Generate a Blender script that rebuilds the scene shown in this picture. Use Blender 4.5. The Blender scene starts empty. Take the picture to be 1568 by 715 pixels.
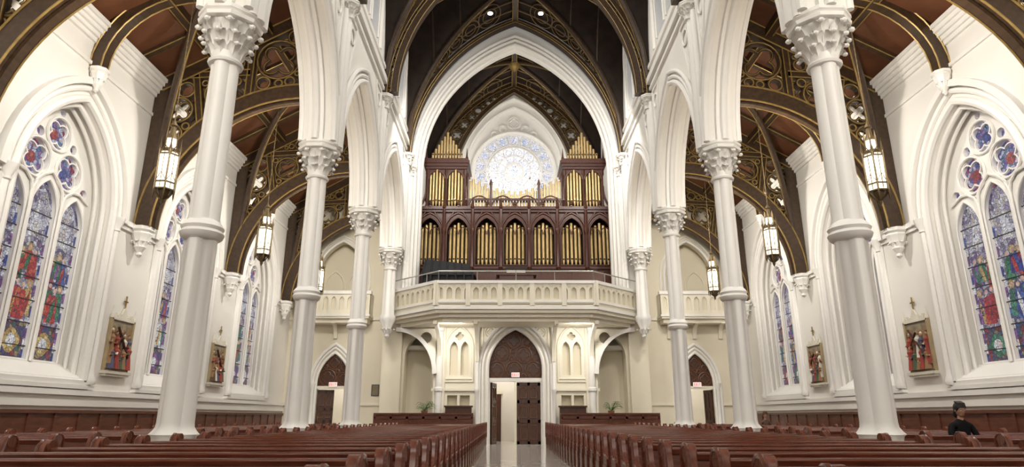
import bpy, bmesh, math, random
from mathutils import Vector, Matrix
from mathutils.geometry import tessellate_polygon
random.seed(3)
S=bpy.context.scene
pi=math.pi
try:
    S.view_settings.view_transform='Standard'
    S.view_settings.look='None'
except Exception: pass

# ------------------------------------------------------------ materials
def mk(name,col,rough=.6,metal=0,var=.1,scale=1.5,bump=0,bscale=25,grain=None,es=0,spec=None):
    m=bpy.data.materials.new(name); m.use_nodes=True
    nt=m.node_tree; N=nt.nodes; L=nt.links; b=N['Principled BSDF']
    tc=N.new('ShaderNodeTexCoord'); mp=N.new('ShaderNodeMapping'); no=N.new('ShaderNodeTexNoise')
    L.new(tc.outputs['Object'],mp.inputs[0]); L.new(mp.outputs[0],no.inputs['Vector'])
    if grain: mp.inputs['Scale'].default_value=grain
    no.inputs['Scale'].default_value=scale; no.inputs['Detail'].default_value=4
    cr=N.new('ShaderNodeValToRGB'); L.new(no.outputs['Fac'],cr.inputs[0])
    cr.color_ramp.elements[0].position=.3; cr.color_ramp.elements[1].position=.7
    cr.color_ramp.elements[0].color=[min(1,c*(1-var)) for c in col]+[1]
    cr.color_ramp.elements[1].color=[min(1,c*(1+var)) for c in col]+[1]
    L.new(cr.outputs[0],b.inputs['Base Color'])
    b.inputs['Roughness'].default_value=rough; b.inputs['Metallic'].default_value=metal
    if spec is not None: b.inputs['Specular IOR Level'].default_value=spec
    if es:
        L.new(cr.outputs[0],b.inputs['Emission Color']); b.inputs['Emission Strength'].default_value=es
    return m
white=mk('white_plaster',(.80,.775,.725),.6,var=.03,scale=.6)
wwhite=mk('white_moulding',(.83,.81,.77),.45,var=.02)
cream=mk('cream_plaster',(.74,.68,.54),.6,var=.04,scale=.6)
creaml=mk('cream_moulding',(.79,.74,.61),.5,var=.03)
wood=mk('dark_ceiling_wood',(.046,.025,.012),.42,var=.35,scale=3,grain=(3,.5,3))
panel=mk('red_brown_ceiling_panel',(.125,.047,.021),.5,var=.25,scale=1.2)
npanel=mk('nave_ceiling_panel',(.022,.013,.009),.6,var=.3,scale=2,spec=.2)
gold=mk('gilding',(.33,.22,.07),.4,metal=.35,var=.25,scale=6)
pewm=mk('pew_mahogany',(.115,.031,.017),.22,var=.35,scale=4,grain=(1,8,8))
pewend=mk('pew_end_mahogany',(.145,.043,.023),.24,var=.3,scale=4,grain=(6,6,1))
orgw=mk('organ_case_mahogany',(.075,.022,.012),.35,var=.3,scale=4,grain=(6,6,1))
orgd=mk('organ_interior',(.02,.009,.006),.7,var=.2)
pipe_m=mk('organ_pipe_metal',(.64,.47,.22),.32,metal=.5,var=.1,scale=3)
doorw=mk('door_oak',(.06,.022,.011),.4,var=.3,scale=4,grain=(6,6,1))
doorl=mk('door_oak_tracery',(.13,.05,.022),.4,var=.3,scale=4,grain=(6,6,1))
wains=mk('wainscot_wood',(.12,.038,.021),.35,var=.3,scale=3,grain=(1,1,6))
black=mk('black_cloth',(.012,.012,.014),.8,var=.2)
iron=mk('dark_bronze',(.16,.115,.06),.4,metal=.7,var=.2)
railm=mk('steel_rail',(.5,.48,.45),.35,metal=.7,var=.05)
lampg=mk('lantern_glass',(1.0,.90,.70),.3,var=.16,scale=14,es=1.5)
bulb=mk('ceiling_spot_glow',(1,.97,.9),.3,var=.0,es=14)
exitm=mk('exit_sign_red',(.9,.08,.05),.4,var=.1,es=.8)
signw=mk('sign_white',(.85,.82,.8),.5,var=.05,es=.4)
skin=mk('skin',(.42,.23,.15),.55,var=.08)
hair=mk('black_hair',(.012,.009,.008),.5,var=.2,scale=30)
hairb=mk('brown_hair',(.09,.04,.02),.5,var=.2,scale=30)
jacket=mk('black_jacket',(.011,.011,.012),.85,var=.2,spec=.15)
jacket2=mk('brown_coat',(.12,.06,.04),.75,var=.2)
leafm=mk('fern_leaf',(.06,.16,.035),.5,var=.4,scale=9)
potm=mk('terracotta',(.34,.15,.08),.7,var=.1)
plaq=mk('bronze_plaque',(.16,.15,.12),.4,metal=.5,var=.2)
stb=mk('relief_ground',(.11,.06,.03),.6,var=.5,scale=3)
stfr=mk('relief_gilt_frame',(.40,.31,.18),.5,var=.2)
str_=mk('relief_red',(.34,.055,.035),.6,var=.2)
stg=mk('relief_green',(.07,.11,.06),.6,var=.2)
sts=mk('relief_flesh',(.46,.27,.16),.6,var=.15)
stbl=mk('relief_blue',(.09,.09,.16),.6,var=.2)
stw=mk('relief_white',(.72,.68,.58),.6,var=.1)
sto=mk('relief_ochre',(.30,.17,.08),.6,var=.2)
stk=mk('relief_sky',(.26,.22,.15),.6,var=.4,scale=4)
paper=mk('printed_paper',(.6,.58,.5),.7,var=.2,scale=12)
lead=mk('window_leading',(.03,.03,.035),.6)

def floor_mat():
    m=bpy.data.materials.new('marble_floor'); m.use_nodes=True
    nt=m.node_tree;N=nt.nodes;L=nt.links;b=N['Principled BSDF']
    tc=N.new('ShaderNodeTexCoord'); br=N.new('ShaderNodeTexBrick'); L.new(tc.outputs['Object'],br.inputs['Vector'])
    br.offset=0; br.inputs['Scale'].default_value=1; br.inputs['Brick Width'].default_value=.6; br.inputs['Row Height'].default_value=.6
    br.inputs['Mortar Size'].default_value=.008
    br.inputs['Color1'].default_value=(.80,.76,.70,1); br.inputs['Color2'].default_value=(.68,.63,.57,1); br.inputs['Mortar'].default_value=(.35,.32,.29,1)
    no=N.new('ShaderNodeTexNoise'); no.inputs['Scale'].default_value=3; no.inputs['Detail'].default_value=8; L.new(tc.outputs['Object'],no.inputs['Vector'])
    mx=N.new('ShaderNodeMixRGB'); mx.blend_type='MULTIPLY'; mx.inputs[0].default_value=.3
    L.new(br.outputs[0],mx.inputs[1]); L.new(no.outputs['Fac'],mx.inputs[2]); L.new(mx.outputs[0],b.inputs['Base Color'])
    b.inputs['Roughness'].default_value=.10
    return m
floorm=floor_mat()

def glass_mat(name,pal_a,pal_b,scale,strength,big=1.3,edge=.035):
    m=bpy.data.materials.new(name); m.use_nodes=True
    nt=m.node_tree;N=nt.nodes;L=nt.links;b=N['Principled BSDF']
    tc=N.new('ShaderNodeTexCoord')
    def ramp(pal):
        r=N.new('ShaderNodeValToRGB'); r.color_ramp.interpolation='CONSTANT'; e=r.color_ramp.elements
        e[0].position=0; e[0].color=list(pal[0])+[1]; e[1].position=1/len(pal); e[1].color=list(pal[1])+[1]
        for i in range(2,len(pal)):
            q=e.new(i/len(pal)); q.color=list(pal[i])+[1]
        return r
    v=N.new('ShaderNodeTexVoronoi'); v.inputs['Scale'].default_value=scale; L.new(tc.outputs['Object'],v.inputs['Vector'])
    vd=N.new('ShaderNodeTexVoronoi'); vd.feature='DISTANCE_TO_EDGE'; vd.inputs['Scale'].default_value=scale; L.new(tc.outputs['Object'],vd.inputs['Vector'])
    vb=N.new('ShaderNodeTexVoronoi'); vb.inputs['Scale'].default_value=big; L.new(tc.outputs['Object'],vb.inputs['Vector'])
    sp=N.new('ShaderNodeSeparateColor'); L.new(v.outputs['Color'],sp.inputs[0])
    sb=N.new('ShaderNodeSeparateColor'); L.new(vb.outputs['Color'],sb.inputs[0])
    ra=ramp(pal_a); rb=ramp(pal_b); L.new(sp.outputs[0],ra.inputs[0]); L.new(sp.outputs[1],rb.inputs[0])
    gt=N.new('ShaderNodeMath'); gt.operation='GREATER_THAN'; gt.inputs[1].default_value=.6; L.new(sb.outputs[1],gt.inputs[0])
    mx=N.new('ShaderNodeMixRGB'); L.new(gt.outputs[0],mx.inputs[0]); L.new(ra.outputs[0],mx.inputs[1]); L.new(rb.outputs[0],mx.inputs[2])
    ns=N.new('ShaderNodeTexNoise'); ns.inputs['Scale'].default_value=scale*2.5; L.new(tc.outputs['Object'],ns.inputs['Vector'])
    mn=N.new('ShaderNodeMixRGB'); mn.blend_type='MULTIPLY'; mn.inputs[0].default_value=.8; L.new(mx.outputs[0],mn.inputs[1])
    cr=N.new('ShaderNodeValToRGB'); cr.color_ramp.elements[0].position=.35; cr.color_ramp.elements[0].color=(.35,.35,.35,1); cr.color_ramp.elements[1].position=.62; cr.color_ramp.elements[1].color=(1.0,1.0,1.0,1)
    L.new(ns.outputs['Fac'],cr.inputs[0]); L.new(cr.outputs[0],mn.inputs[2])
    ed=N.new('ShaderNodeMath'); ed.operation='GREATER_THAN'; ed.inputs[1].default_value=edge; L.new(vd.outputs['Distance'],ed.inputs[0])
    m2=N.new('ShaderNodeMixRGB'); m2.inputs[1].default_value=(.012,.012,.016,1); L.new(ed.outputs[0],m2.inputs[0]); L.new(mn.outputs[0],m2.inputs[2])
    b.inputs['Base Color'].default_value=(.03,.03,.04,1); L.new(m2.outputs[0],b.inputs['Emission Color'])
    b.inputs['Emission Strength'].default_value=strength; b.inputs['Roughness'].default_value=.2  # glow put into the glass colour, standing in for daylight behind it
    return m
LAV=[(.32,.29,.37),(.18,.16,.25),(.48,.46,.52),(.13,.11,.18),(.33,.28,.35),(.60,.59,.63)]
gbg=glass_mat('stained_glass',LAV,[(.18,.10,.20),(.10,.10,.20),(.44,.42,.48),(.24,.20,.30)],9,.85)
gcan=glass_mat('stained_glass_canopy',[(.48,.46,.54),(.62,.61,.66),(.30,.27,.38),(.44,.40,.36)],LAV,11,.9,big=2)
gred=glass_mat('stained_glass_red',[(.44,.03,.03),(.32,.02,.03),(.52,.09,.05)],[(.38,.03,.05),(.28,.02,.02)],9,.85,edge=.03)
gblu=glass_mat('stained_glass_blue',[(.04,.07,.30),(.06,.12,.38),(.03,.04,.18)],[(.07,.15,.38),(.04,.05,.22)],9,.85,edge=.03)
ggrn=glass_mat('stained_glass_green',[(.03,.17,.08),(.06,.24,.12),(.03,.11,.07)],[(.07,.26,.17),(.04,.14,.1)],9,.85,edge=.03)
ggld=glass_mat('stained_glass_gold',[(.52,.35,.11),(.62,.47,.18),(.40,.26,.08)],[(.52,.38,.16),(.42,.25,.1)],9,.85,edge=.03)
gpal=glass_mat('stained_glass_pale',[(.64,.60,.56),(.58,.58,.63),(.70,.69,.72)],[(.54,.46,.42),(.64,.64,.68)],9,.95,edge=.03)
gpur=glass_mat('stained_glass_purple',[(.19,.07,.24),(.27,.11,.30),(.13,.05,.18)],[(.23,.1,.30),(.14,.05,.16)],9,.85,edge=.03)
gfle=glass_mat('stained_glass_flesh',[(.62,.42,.34),(.58,.38,.30)],[(.6,.4,.32),(.54,.37,.3)],3,.85,edge=.0)
gdrk=glass_mat('stained_glass_base',[(.10,.06,.12),(.26,.04,.05),(.05,.10,.08),(.06,.06,.16),(.28,.22,.12)],[(.14,.03,.03),(.04,.08,.16),(.18,.15,.08)],10,.85,edge=.04)
glassb=glass_mat('tracery_glass',[(.14,.13,.34),(.26,.14,.34),(.52,.52,.64),(.14,.22,.38)],[(.34,.06,.09),(.10,.10,.28),(.48,.46,.58)],9,.9)
roseg=glass_mat('rose_glass',[(.80,.82,.92),(.68,.73,.88),(.90,.91,.97),(.58,.64,.82)],[(.9,.9,.96),(.74,.75,.9),(.80,.80,.93)],5,1.2,edge=.02)
rosec=glass_mat('rose_glass_centre',[(.92,.93,1),(.80,.85,.97),(1,1,1)],[(.96,.96,1),(.78,.80,.94)],5,1.6,edge=.02)  # paler, stronger glow painted in for the blown-out middle of the rose
clerg=glass_mat('clerestory_glass',[(.42,.55,.72),(.3,.42,.62),(.6,.7,.8)],[(.5,.6,.78),(.25,.35,.6)],5,.9)

# ------------------------------------------------------------ mesh builder
def FX(u,v,w): return Vector((w,u,v))
def FY(u,v,w): return Vector((u,w,v))
def FZ(u,v,w): return Vector((u,v,w))
def rect(u0,u1,w0,w1): return [(u0,w0),(u1,w0),(u1,w1),(u0,w1)]
def circ(r,n=8,u=0,w=0): return [(u+r*math.cos(2*pi*i/n),w+r*math.sin(2*pi*i/n)) for i in range(n)]
class B:
    def __init__(s): s.v=[];s.f=[];s.mi=[];s.ms=[]
    def add(s,vs,fs,m,M=None):
        o=len(s.v)
        s.v+=[tuple(M@Vector(v)) if M is not None else tuple(v) for v in vs]
        if m not in s.ms: s.ms.append(m)
        k=s.ms.index(m)
        for f in fs: s.f.append([i+o for i in f]); s.mi.append(k)
    def box(s,a,b,m,M=None):
        x0,y0,z0=a;x1,y1,z1=b
        s.add([(x0,y0,z0),(x1,y0,z0),(x1,y1,z0),(x0,y1,z0),(x0,y0,z1),(x1,y0,z1),(x1,y1,z1),(x0,y1,z1)],
          [(0,3,2,1),(4,5,6,7),(0,1,5,4),(1,2,6,5),(2,3,7,6),(3,0,4,7)],m,M)
    def loops(s,rows,m,closed=False,M=None,cap=True):
        n=len(rows);k=len(rows[0]); vs=[p for r in rows for p in r]; fs=[]
        for i in range(n if closed else n-1):
            a=i*k;b=((i+1)%n)*k
            for j in range(k):
                jj=(j+1)%k; fs.append((a+j,a+jj,b+jj,b+j))
        if not closed and cap:
            fs.append(tuple(range(k-1,-1,-1))); fs.append(tuple(range((n-1)*k,n*k)))
        s.add(vs,fs,m,M)
    def lathe(s,prof,m,c=(0,0,0),n=24,mod=None,M=None,rot=0):
        rows=[]
        for r,z in prof:
            rows.append([Vector((c[0]+r*(mod(t) if mod else 1)*math.cos(t+rot),c[1]+r*(mod(t) if mod else 1)*math.sin(t+rot),c[2]+z)) for t in [2*pi*i/n for i in range(n)]])
        s.loops(rows,m,M=M)
    def sweep(s,path,prof,Nn,m,closed=False,M=None):
        Nn=Vector(Nn).normalized(); P=[Vector(p) for p in path]; n=len(P); rows=[]
        for i in range(n):
            a=P[i-1] if (i>0 or closed) else P[i]; b=P[(i+1)%n] if (i<n-1 or closed) else P[i]
            t1=P[i]-a;t2=b-P[i]
            if t1.length<1e-6:t1=t2.copy()
            if t2.length<1e-6:t2=t1.copy()
            t1.normalize();t2.normalize(); T=(t1+t2).normalized(); Sd=T.cross(Nn).normalized()
            k=1/max(.5,T.dot(t1))
            rows.append([P[i]+Sd*(u*k)+Nn*w for u,w in prof])
        s.loops(rows,m,closed,M)
    def tube(s,path,r,m,n=6,M=None):
        P=[Vector(p) for p in path]; rows=[]; up=Vector((0.13,.21,.97)).normalized()
        rr=r if isinstance(r,(list,tuple)) else [r]*len(P)
        for i in range(len(P)):
            T=(P[min(i+1,len(P)-1)]-P[max(i-1,0)]).normalized()
            A=T.cross(up)
            if A.length<.15: A=T.cross(Vector((1,0,0)))
            A.normalize(); C=T.cross(A)
            rows.append([P[i]+A*rr[i]*math.cos(2*pi*j/n)+C*rr[i]*math.sin(2*pi*j/n) for j in range(n)])
        s.loops(rows,m,M=M)
    def plate(s,outer,holes,w0,w1,fr,m,M=None):
        polys=[outer]+list(holes); flat=[p for q in polys for p in q]
        tris=tessellate_polygon([[Vector((a,b,0)) for a,b in q] for q in polys]); n=len(flat)
        vs=[fr(a,b,w0) for a,b in flat]+[fr(a,b,w1) for a,b in flat]
        fs=[tuple(t) for t in tris]+[tuple(i+n for i in reversed(t)) for t in tris]; o=0
        for q in polys:
            k=len(q)
            for i in range(k):
                j=(i+1)%k; fs.append((o+i,o+j,o+j+n,o+i+n))
            o+=k
        s.add(vs,fs,m,M)
    def ell(s,c,r,m,n=12,k=8,M=None):
        prof=[(math.sin(pi*i/k)+1e-4,-math.cos(pi*i/k)) for i in range(k+1)]
        rows=[[Vector((c[0]+r[0]*p*math.cos(2*pi*j/n),c[1]+r[1]*p*math.sin(2*pi*j/n),c[2]+r[2]*z)) for j in range(n)] for p,z in prof]
        s.loops(rows,m,M=M)
    def obj(s,name,mirror=False,parent=None,loc=None,ang=38):
        me=bpy.data.meshes.new(name)
        vs=[(-x,y,z) for x,y,z in s.v] if mirror else s.v
        me.from_pydata(vs,[],s.f); 
        for m in s.ms: me.materials.append(m)
        me.polygons.foreach_set('material_index',s.mi)
        bm=bmesh.new(); bm.from_mesh(me); bmesh.ops.recalc_face_normals(bm,faces=bm.faces); bm.to_mesh(me); bm.free()
        try:
            me.shade_smooth(); me.set_sharp_from_angle(angle=math.radians(ang))
        except Exception: pass
        me.update()
        o=bpy.data.objects.new(name,me); S.collection.objects.link(o)
        if parent: o.parent=parent
        if loc: o.location=loc
        return o
    def both(s,name):
        return s.obj(name), s.obj(name,mirror=True)
def inst(o,name,loc=(0,0,0),rz=0,sc=1):
    q=bpy.data.objects.new(name,o.data); S.collection.objects.link(q); q.location=loc; q.rotation_euler=(0,0,rz); q.scale=(sc,sc,sc); return q

def arc(c,hw,zs,rise,n=14):
    """pointed arch curve, left to right"""
    R=(rise*rise+hw*hw)/(2*hw); e=R-hw
    a=math.acos(max(-1,min(1,e/R)))
    L=[(c+e-R*math.cos(a*i/n),zs+R*math.sin(a*i/n)) for i in range(n+1)]
    return L+[(2*c-x,z) for x,z in reversed(L[:-1])]
def archpoly(c,hw,z0,zs,rise,n=10):
    return [(c-hw,z0)]+arc(c,hw,zs,rise,n)+[(c+hw,z0)]
def rpoly(x0,z0,x1,z1): return [(x0,z0),(x1,z0),(x1,z1),(x0,z1)]
def cpoly(c,z,r,n=20): return [(c+r*math.cos(2*pi*i/n),z+r*math.sin(2*pi*i/n)) for i in range(n)]
def foil(c,z,r,k=4,n=40,rot=0,d=.36): return [(c+r*(1-d+d*abs(math.cos(k*(t-rot)/2)))*math.cos(t),z+r*(1-d+d*abs(math.cos(k*(t-rot)/2)))*math.sin(t)) for t in [2*pi*i/n for i in range(n)]]

def inpoly(x,y,P):
    c=False;j=len(P)-1
    for i in range(len(P)):
        xi,yi=P[i];xj,yj=P[j]
        if (yi>y)!=(yj>y) and x<(xj-xi)*(y-yi)/(yj-yi)+xi: c=not c
        j=i
    return c
def pack(P,n,step,rmin=.09,rmax=9):
    xs=[p[0] for p in P];ys=[p[1] for p in P]; bd=[]
    for i in range(len(P)):
        a=P[i];b=P[(i+1)%len(P)]; l=math.dist(a,b); k=max(1,int(l/.12))
        for q in range(k): bd.append((a[0]+(b[0]-a[0])*q/k,a[1]+(b[1]-a[1])*q/k))
    G=[]
    x=min(xs)
    while x<max(xs):
        y=min(ys)
        while y<max(ys):
            if inpoly(x,y,P):
                d=min((x-a)**2+(y-b)**2 for a,b in bd)**.5
                if d>rmin: G.append([x,y,d])
            y+=step
        x+=step
    out=[]
    while G and len(out)<n:
        g=max(G,key=lambda q:min(q[2],rmax)); r=min(g[2],rmax)
        if r<rmin: break
        out.append((g[0],g[1],r))
        H=[]
        for q in G:
            d=math.dist((q[0],q[1]),(g[0],g[1]))-r
            if d>rmin: H.append([q[0],q[1],min(q[2],d)])
        G=H
    return out
def ring(b,cx,cz,r,hw=.11,y=0,lobes=True,both=False,gr=.018):
    r=r-.02
    P=[(cx+r*math.cos(2*pi*i/20),y,cz+r*math.sin(2*pi*i/20)) for i in range(20)]
    b.sweep(P,rect(-.045,.045,-hw,hw),(0,1,0),wood,True)
    for sg in ((-1,1) if both else (-1,)):
        b.sweep([(x,y+sg*(hw+.005),z) for x,_,z in P],circ(gr,4),(0,1,0),gold,True)
    if lobes and r>.26:
        Q=foil(cx,cz,r*.86,4,32,rot=pi/4,d=.45)
        b.sweep([(x,y,z) for x,z in Q],rect(-.035,.035,-hw*.5,hw*.5),(0,1,0),wood,True)
        for sg in ((-1,1) if both else (-1,)):
            b.sweep([(x,y+sg*hw*.5,z) for x,z in Q],circ(.013,4),(0,1,0),gold,True)

CY=[-7.2,-0.9,5.4,11.7,18.25,24.6,30.9]
BAY=[(CY[i]+CY[i+1])/2 for i in range(6)]
HB=[(CY[i+1]-CY[i])/2 for i in range(6)]
WB=[BAY[0],BAY[1],BAY[2]+.1,15.22,21.55,27.95]
Y0=-7.2

# ------------------------------------------------------------ floor
b=B(); b.box((-12.6,Y0-.5,-.2),(12.6,41,0),floorm); b.obj('floor')

# ------------------------------------------------------------ capitals / columns
def leaf(b,ang,c,z,s,m):
    pr=[(.30,0,.07),(.34,.13,.12),(.41,.27,.15),(.52,.35,.13),(.58,.31,.09),(.55,.25,.03)]
    rows=[]
    ca,sa=math.cos(ang),math.sin(ang)
    for r,h,w in pr:
        r*=s; row=[]
        for k in range(5):
            t=(k/4-.5)*2; rr=r-.05*t*t+.02*math.cos(t*6)
            row.append((c[0]+rr*ca-w*t*s*sa, c[1]+rr*sa+w*t*s*ca, z+h*s))
        rows.append(row)
    vs=[p for r in rows for p in r]; fs=[(i*5+j,i*5+j+1,i*5+j+6,i*5+j+5) for i in range(5) for j in range(4)]
    b.add(vs,fs,m)
    b.ell((c[0]+.56*s*ca,c[1]+.56*s*sa,z+.29*s),(.06*s,.06*s,.05*s),m,7,5)
def capital(b,c,z,s,m,n1=8):
    b.lathe([(.27*s,-.06*s),(.33*s,-.05*s),(.35*s,0),(.33*s,.03*s),(.29*s,.06*s),(.32*s,.5*s),(.42*s,.75*s),(.5*s,.85*s)],m,(c[0],c[1],z),16)
    for i in range(n1): leaf(b,2*pi*i/n1,c,z+.04*s,s*.86,m)
    for i in range(n1+2): leaf(b,2*pi*(i+.5)/(n1+2),c,z+.24*s,s*.95,m)
    for i in range(n1): leaf(b,2*pi*(i+.5)/n1,c,z+.42*s,s*1.08,m)
    b.lathe([(.52*s,.82*s),(.62*s,.85*s),(.64*s,.92*s),(.58*s,.96*s),(.64*s,1.0*s),(.64*s,1.08*s)],m,(c[0],c[1],z),8,rot=pi/8)
qf=lambda t:.80+.20*abs(math.cos(2*t))
def column(b):
    b.lathe([(.50,0),(.50,.35),(.46,.42),(.46,.72),(.41,.80)],wwhite,(0,0,0),8,rot=pi/8)
    b.lathe([(.42,.78),(.43,.84),(.37,.90),(.39,.97),(.43,1.0),(.38,1.05),(.33,1.12),(.32,1.2),(.305,4.5),(.33,4.53)],wwhite,n=40,mod=qf)
    b.lathe([(.29,4.50),(.37,4.56),(.40,4.64),(.36,4.70),(.39,4.76),(.34,4.84),(.28,4.9)],wwhite,n=24)
    b.lathe([(.31,4.86),(.295,4.95),(.28,8.15),(.29,8.2),(.29,8.35)],wwhite,n=40,mod=qf)
    capital(b,(0,0),8.28,1.0,wwhite)
cb=B(); column(cb); colmesh=None
for y in CY[1:6]:
    for x in (-6.2,6.2):
        if colmesh is None: o=cb.obj('nave_column'); o.location=(x,y,0); colmesh=o
        else: inst(colmesh,'nave_column',(x,y,0))
eb=B()
eb.lathe([(.03,4.9),(.12,5.0),(.10,5.1),(.22,5.3),(.20,5.4),(.38,5.75),(.38,5.95),(.31,6.05),(.28,8.2),(.30,8.35)],wwhite,n=32,mod=qf)
for i in range(6): leaf(eb,2*pi*i/6,(0,0),5.15,.6,wwhite)
capital(eb,(0,0),8.28,.95,wwhite)
o=eb.obj('engaged_column'); o.location=(-6.2,30.75,0); inst(o,'engaged_column',(6.2,30.75,0))

# ------------------------------------------------------------ arcade / clerestory wall
def arcade(mirror):
    b=B(); zc=9.36; rise=3.95
    out=[(Y0,zc)]
    for c,h in zip(BAY,HB): out+=arc(c,h-.43,zc,rise,14)
    out+=[(31.6,zc),(31.6,23.6),(Y0,23.6)]
    holes=[]
    for c in BAY:
        for d in (-.78,.78): holes.append(archpoly(c+d,.56,16.2,18.6,1.1,6))
        holes.append(foil(c,19.95,.45,4,24))
    b.plate(out,holes,5.75,6.65,FX,white)
    nx=(-1,0,0)
    for c,h in zip(BAY,HB):
        A=arc(c,h-.43,zc,rise,14)
        for off,X,r in ((.03,5.70,.10),(.24,5.70,.07),(.44,5.67,.07),(.03,6.68,.09)):
            b.sweep([(X,u,v) for u,v in A],circ(r,8,u=off),nx,wwhite)
        b.sweep([(6.2,u,v) for u,v in A],rect(-.12,.05,-.22,.22),nx,wwhite)
        b.sweep([(6.2,u,v) for u,v in A],circ(.11,8,u=-.15),nx,wwhite)
        for d in (-.78,.78): b.sweep([(5.72,u,v) for u,v in archpoly(c+d,.62,16.2,18.6,1.15,6)],circ(.05,6),nx,wwhite)
        b.sweep([(5.70,u,v) for u,v in archpoly(c,1.75,15.9,18.9,2.6,10)],circ(.10,6),nx,wwhite)
    for z,t in ((15.1,.14),(14.75,.07),(15.75,.08)):
        b.box((5.75-t*1.4,Y0,z-t),(5.8,31.6,z+t),wwhite)
    for y in CY[1:]:
        for dy,r in ((0,.17),(-.24,.1),(.24,.1)):
            b.lathe([(r,9.3),(r,14.1)],wwhite,(5.68,y+dy,0),12)
        capital(b,(5.62,y),13.9,.55,wwhite,6)
        for sg in (-1,1):
            cy=y+sg*.95
            P=[(5.72,cy-.48,14.45),(5.72,cy+.48,14.45),(5.72,cy-(.30*sg),12.1)]
            b.sweep(P,circ(.045,5),nx,wwhite,True)
            b.sweep([(5.72,u,v) for u,v in cpoly(cy-.04*sg,13.85,.27,16)],circ(.035,5),nx,wwhite,True)
    for c in BAY:
        b.plate(rpoly(c-1.6,16,c+1.6,20.6),[],6.3,6.34,FX,clerg)
    return b.obj('wall_nave_right' if not mirror else 'wall_nave_left',mirror=mirror)
arcade(False); arcade(True)

# ------------------------------------------------------------ side walls
def sidewall(mirror):
    b=B(); holes=[]; WX=11.5
    for c in WB: holes.append(archpoly(c,1.78,2.25,6.6,2.65,12))
    b.plate(rpoly(Y0,0,33.2,12.2),holes,WX,WX+.9,FX,white)
    nx=(-1,0,0)
    for c in WB:
        for hw,X,r in ((1.86,WX-.03,.11),(2.10,WX-.04,.08),(1.72,WX+.16,.07),(1.67,WX+.36,.05)):
            b.sweep([(X,u,v) for u,v in archpoly(c,hw,2.2,6.6,2.65+(hw-1.78)*1.25,14)],circ(r,8),nx,wwhite)
        b.sweep([(WX,u,v) for u,v in arc(c,2.32,6.62,3.25,14)],rect(-.09,.09,0,.18),nx,wwhite)
        for d in (-2.05,2.05):
            b.lathe([(.13,2.1),(.16,2.2),(.10,2.35),(.085,2.5),(.08,6.3),(.11,6.33),(.10,6.4),(.18,6.6),(.2,6.7)],wwhite,(WX-.08,c+d,0),10)
        b.add([(WX-.12,c-1.8,2.08),(WX-.12,c+1.8,2.08),(WX+.7,c+1.8,2.08),(WX+.7,c-1.8,2.08),(WX-.12,c-1.8,2.2),(WX-.12,c+1.8,2.2),(WX+.6,c+1.8,2.66),(WX+.6,c-1.8,2.66)],
              [(0,1,2,3),(4,5,6,7),(0,1,5,4),(1,2,6,5),(2,3,7,6),(3,0,4,7)],wwhite)
        for k in range(3): b.box((WX-.16+.05*k,c-2.2+.1*k,1.98+.09*k),(WX+.05,c+2.2-.1*k,2.07+.09*k),wwhite)
    b.box((WX-.14,Y0,1.82),(WX,33,1.96),wwhite); b.box((WX-.08,Y0,1.55),(WX,33,1.82),white)
    ed=[Y0]+[v for c in WB for v in (c-2.2,c+2.2)]+[32.4]
    for i in range(0,len(ed),2):
        if ed[i+1]-ed[i]>.1:
            b.box((WX-.13,ed[i],6.62),(WX,ed[i+1],6.76),wwhite); b.box((WX-.07,ed[i],6.5),(WX,ed[i+1],6.62),wwhite)
    for k in range(5): b.box((WX-.08-.07*k,Y0,10.95+.12*k),(WX,33,11.07+.12*k),wwhite)
    b.box((WX-.06,Y0,10.3),(WX,33,10.4),wwhite)
    w=wains
    b.box((WX-.06,Y0,0),(WX,32.5,1.40),w); b.box((WX-.12,Y0,1.38),(WX,32.5,1.46),w); b.box((WX-.10,Y0,0),(WX,32.5,.2),w)
    y=Y0
    while y<32:
        b.box((WX-.09,y,.2),(WX-.05,y+.09,1.38),w); y+=.9
    return b.obj('wall_left' if mirror else 'wall_right',mirror=mirror)
sidewall(False); sidewall(True)

def corb():
    b=B()
    b.lathe([(.02,-.75),(.09,-.68),(.07,-.6),(.17,-.45),(.15,-.38),(.26,-.12),(.29,-.05),(.27,0),(.33,.06),(.33,.16)],wwhite,n=8,rot=pi/8)
    for i in range(8): leaf(b,2*pi*i/8,(0,0),-.42,.44,wwhite)
    return b
cbm=None
for y in CY[1:]:
    for sg in (-1,1):
        if cbm is None: cbm=corb().obj('wall_corbel'); q=cbm; q.location=(sg*11.25,y,6.55)
        else: q=inst(cbm,'wall_corbel',(sg*11.25,y,6.55))
for y in WB:
    for sg in (-1,1): inst(cbm,'wall_corbel',(sg*11.3,y,10.1),0,.75)

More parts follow.
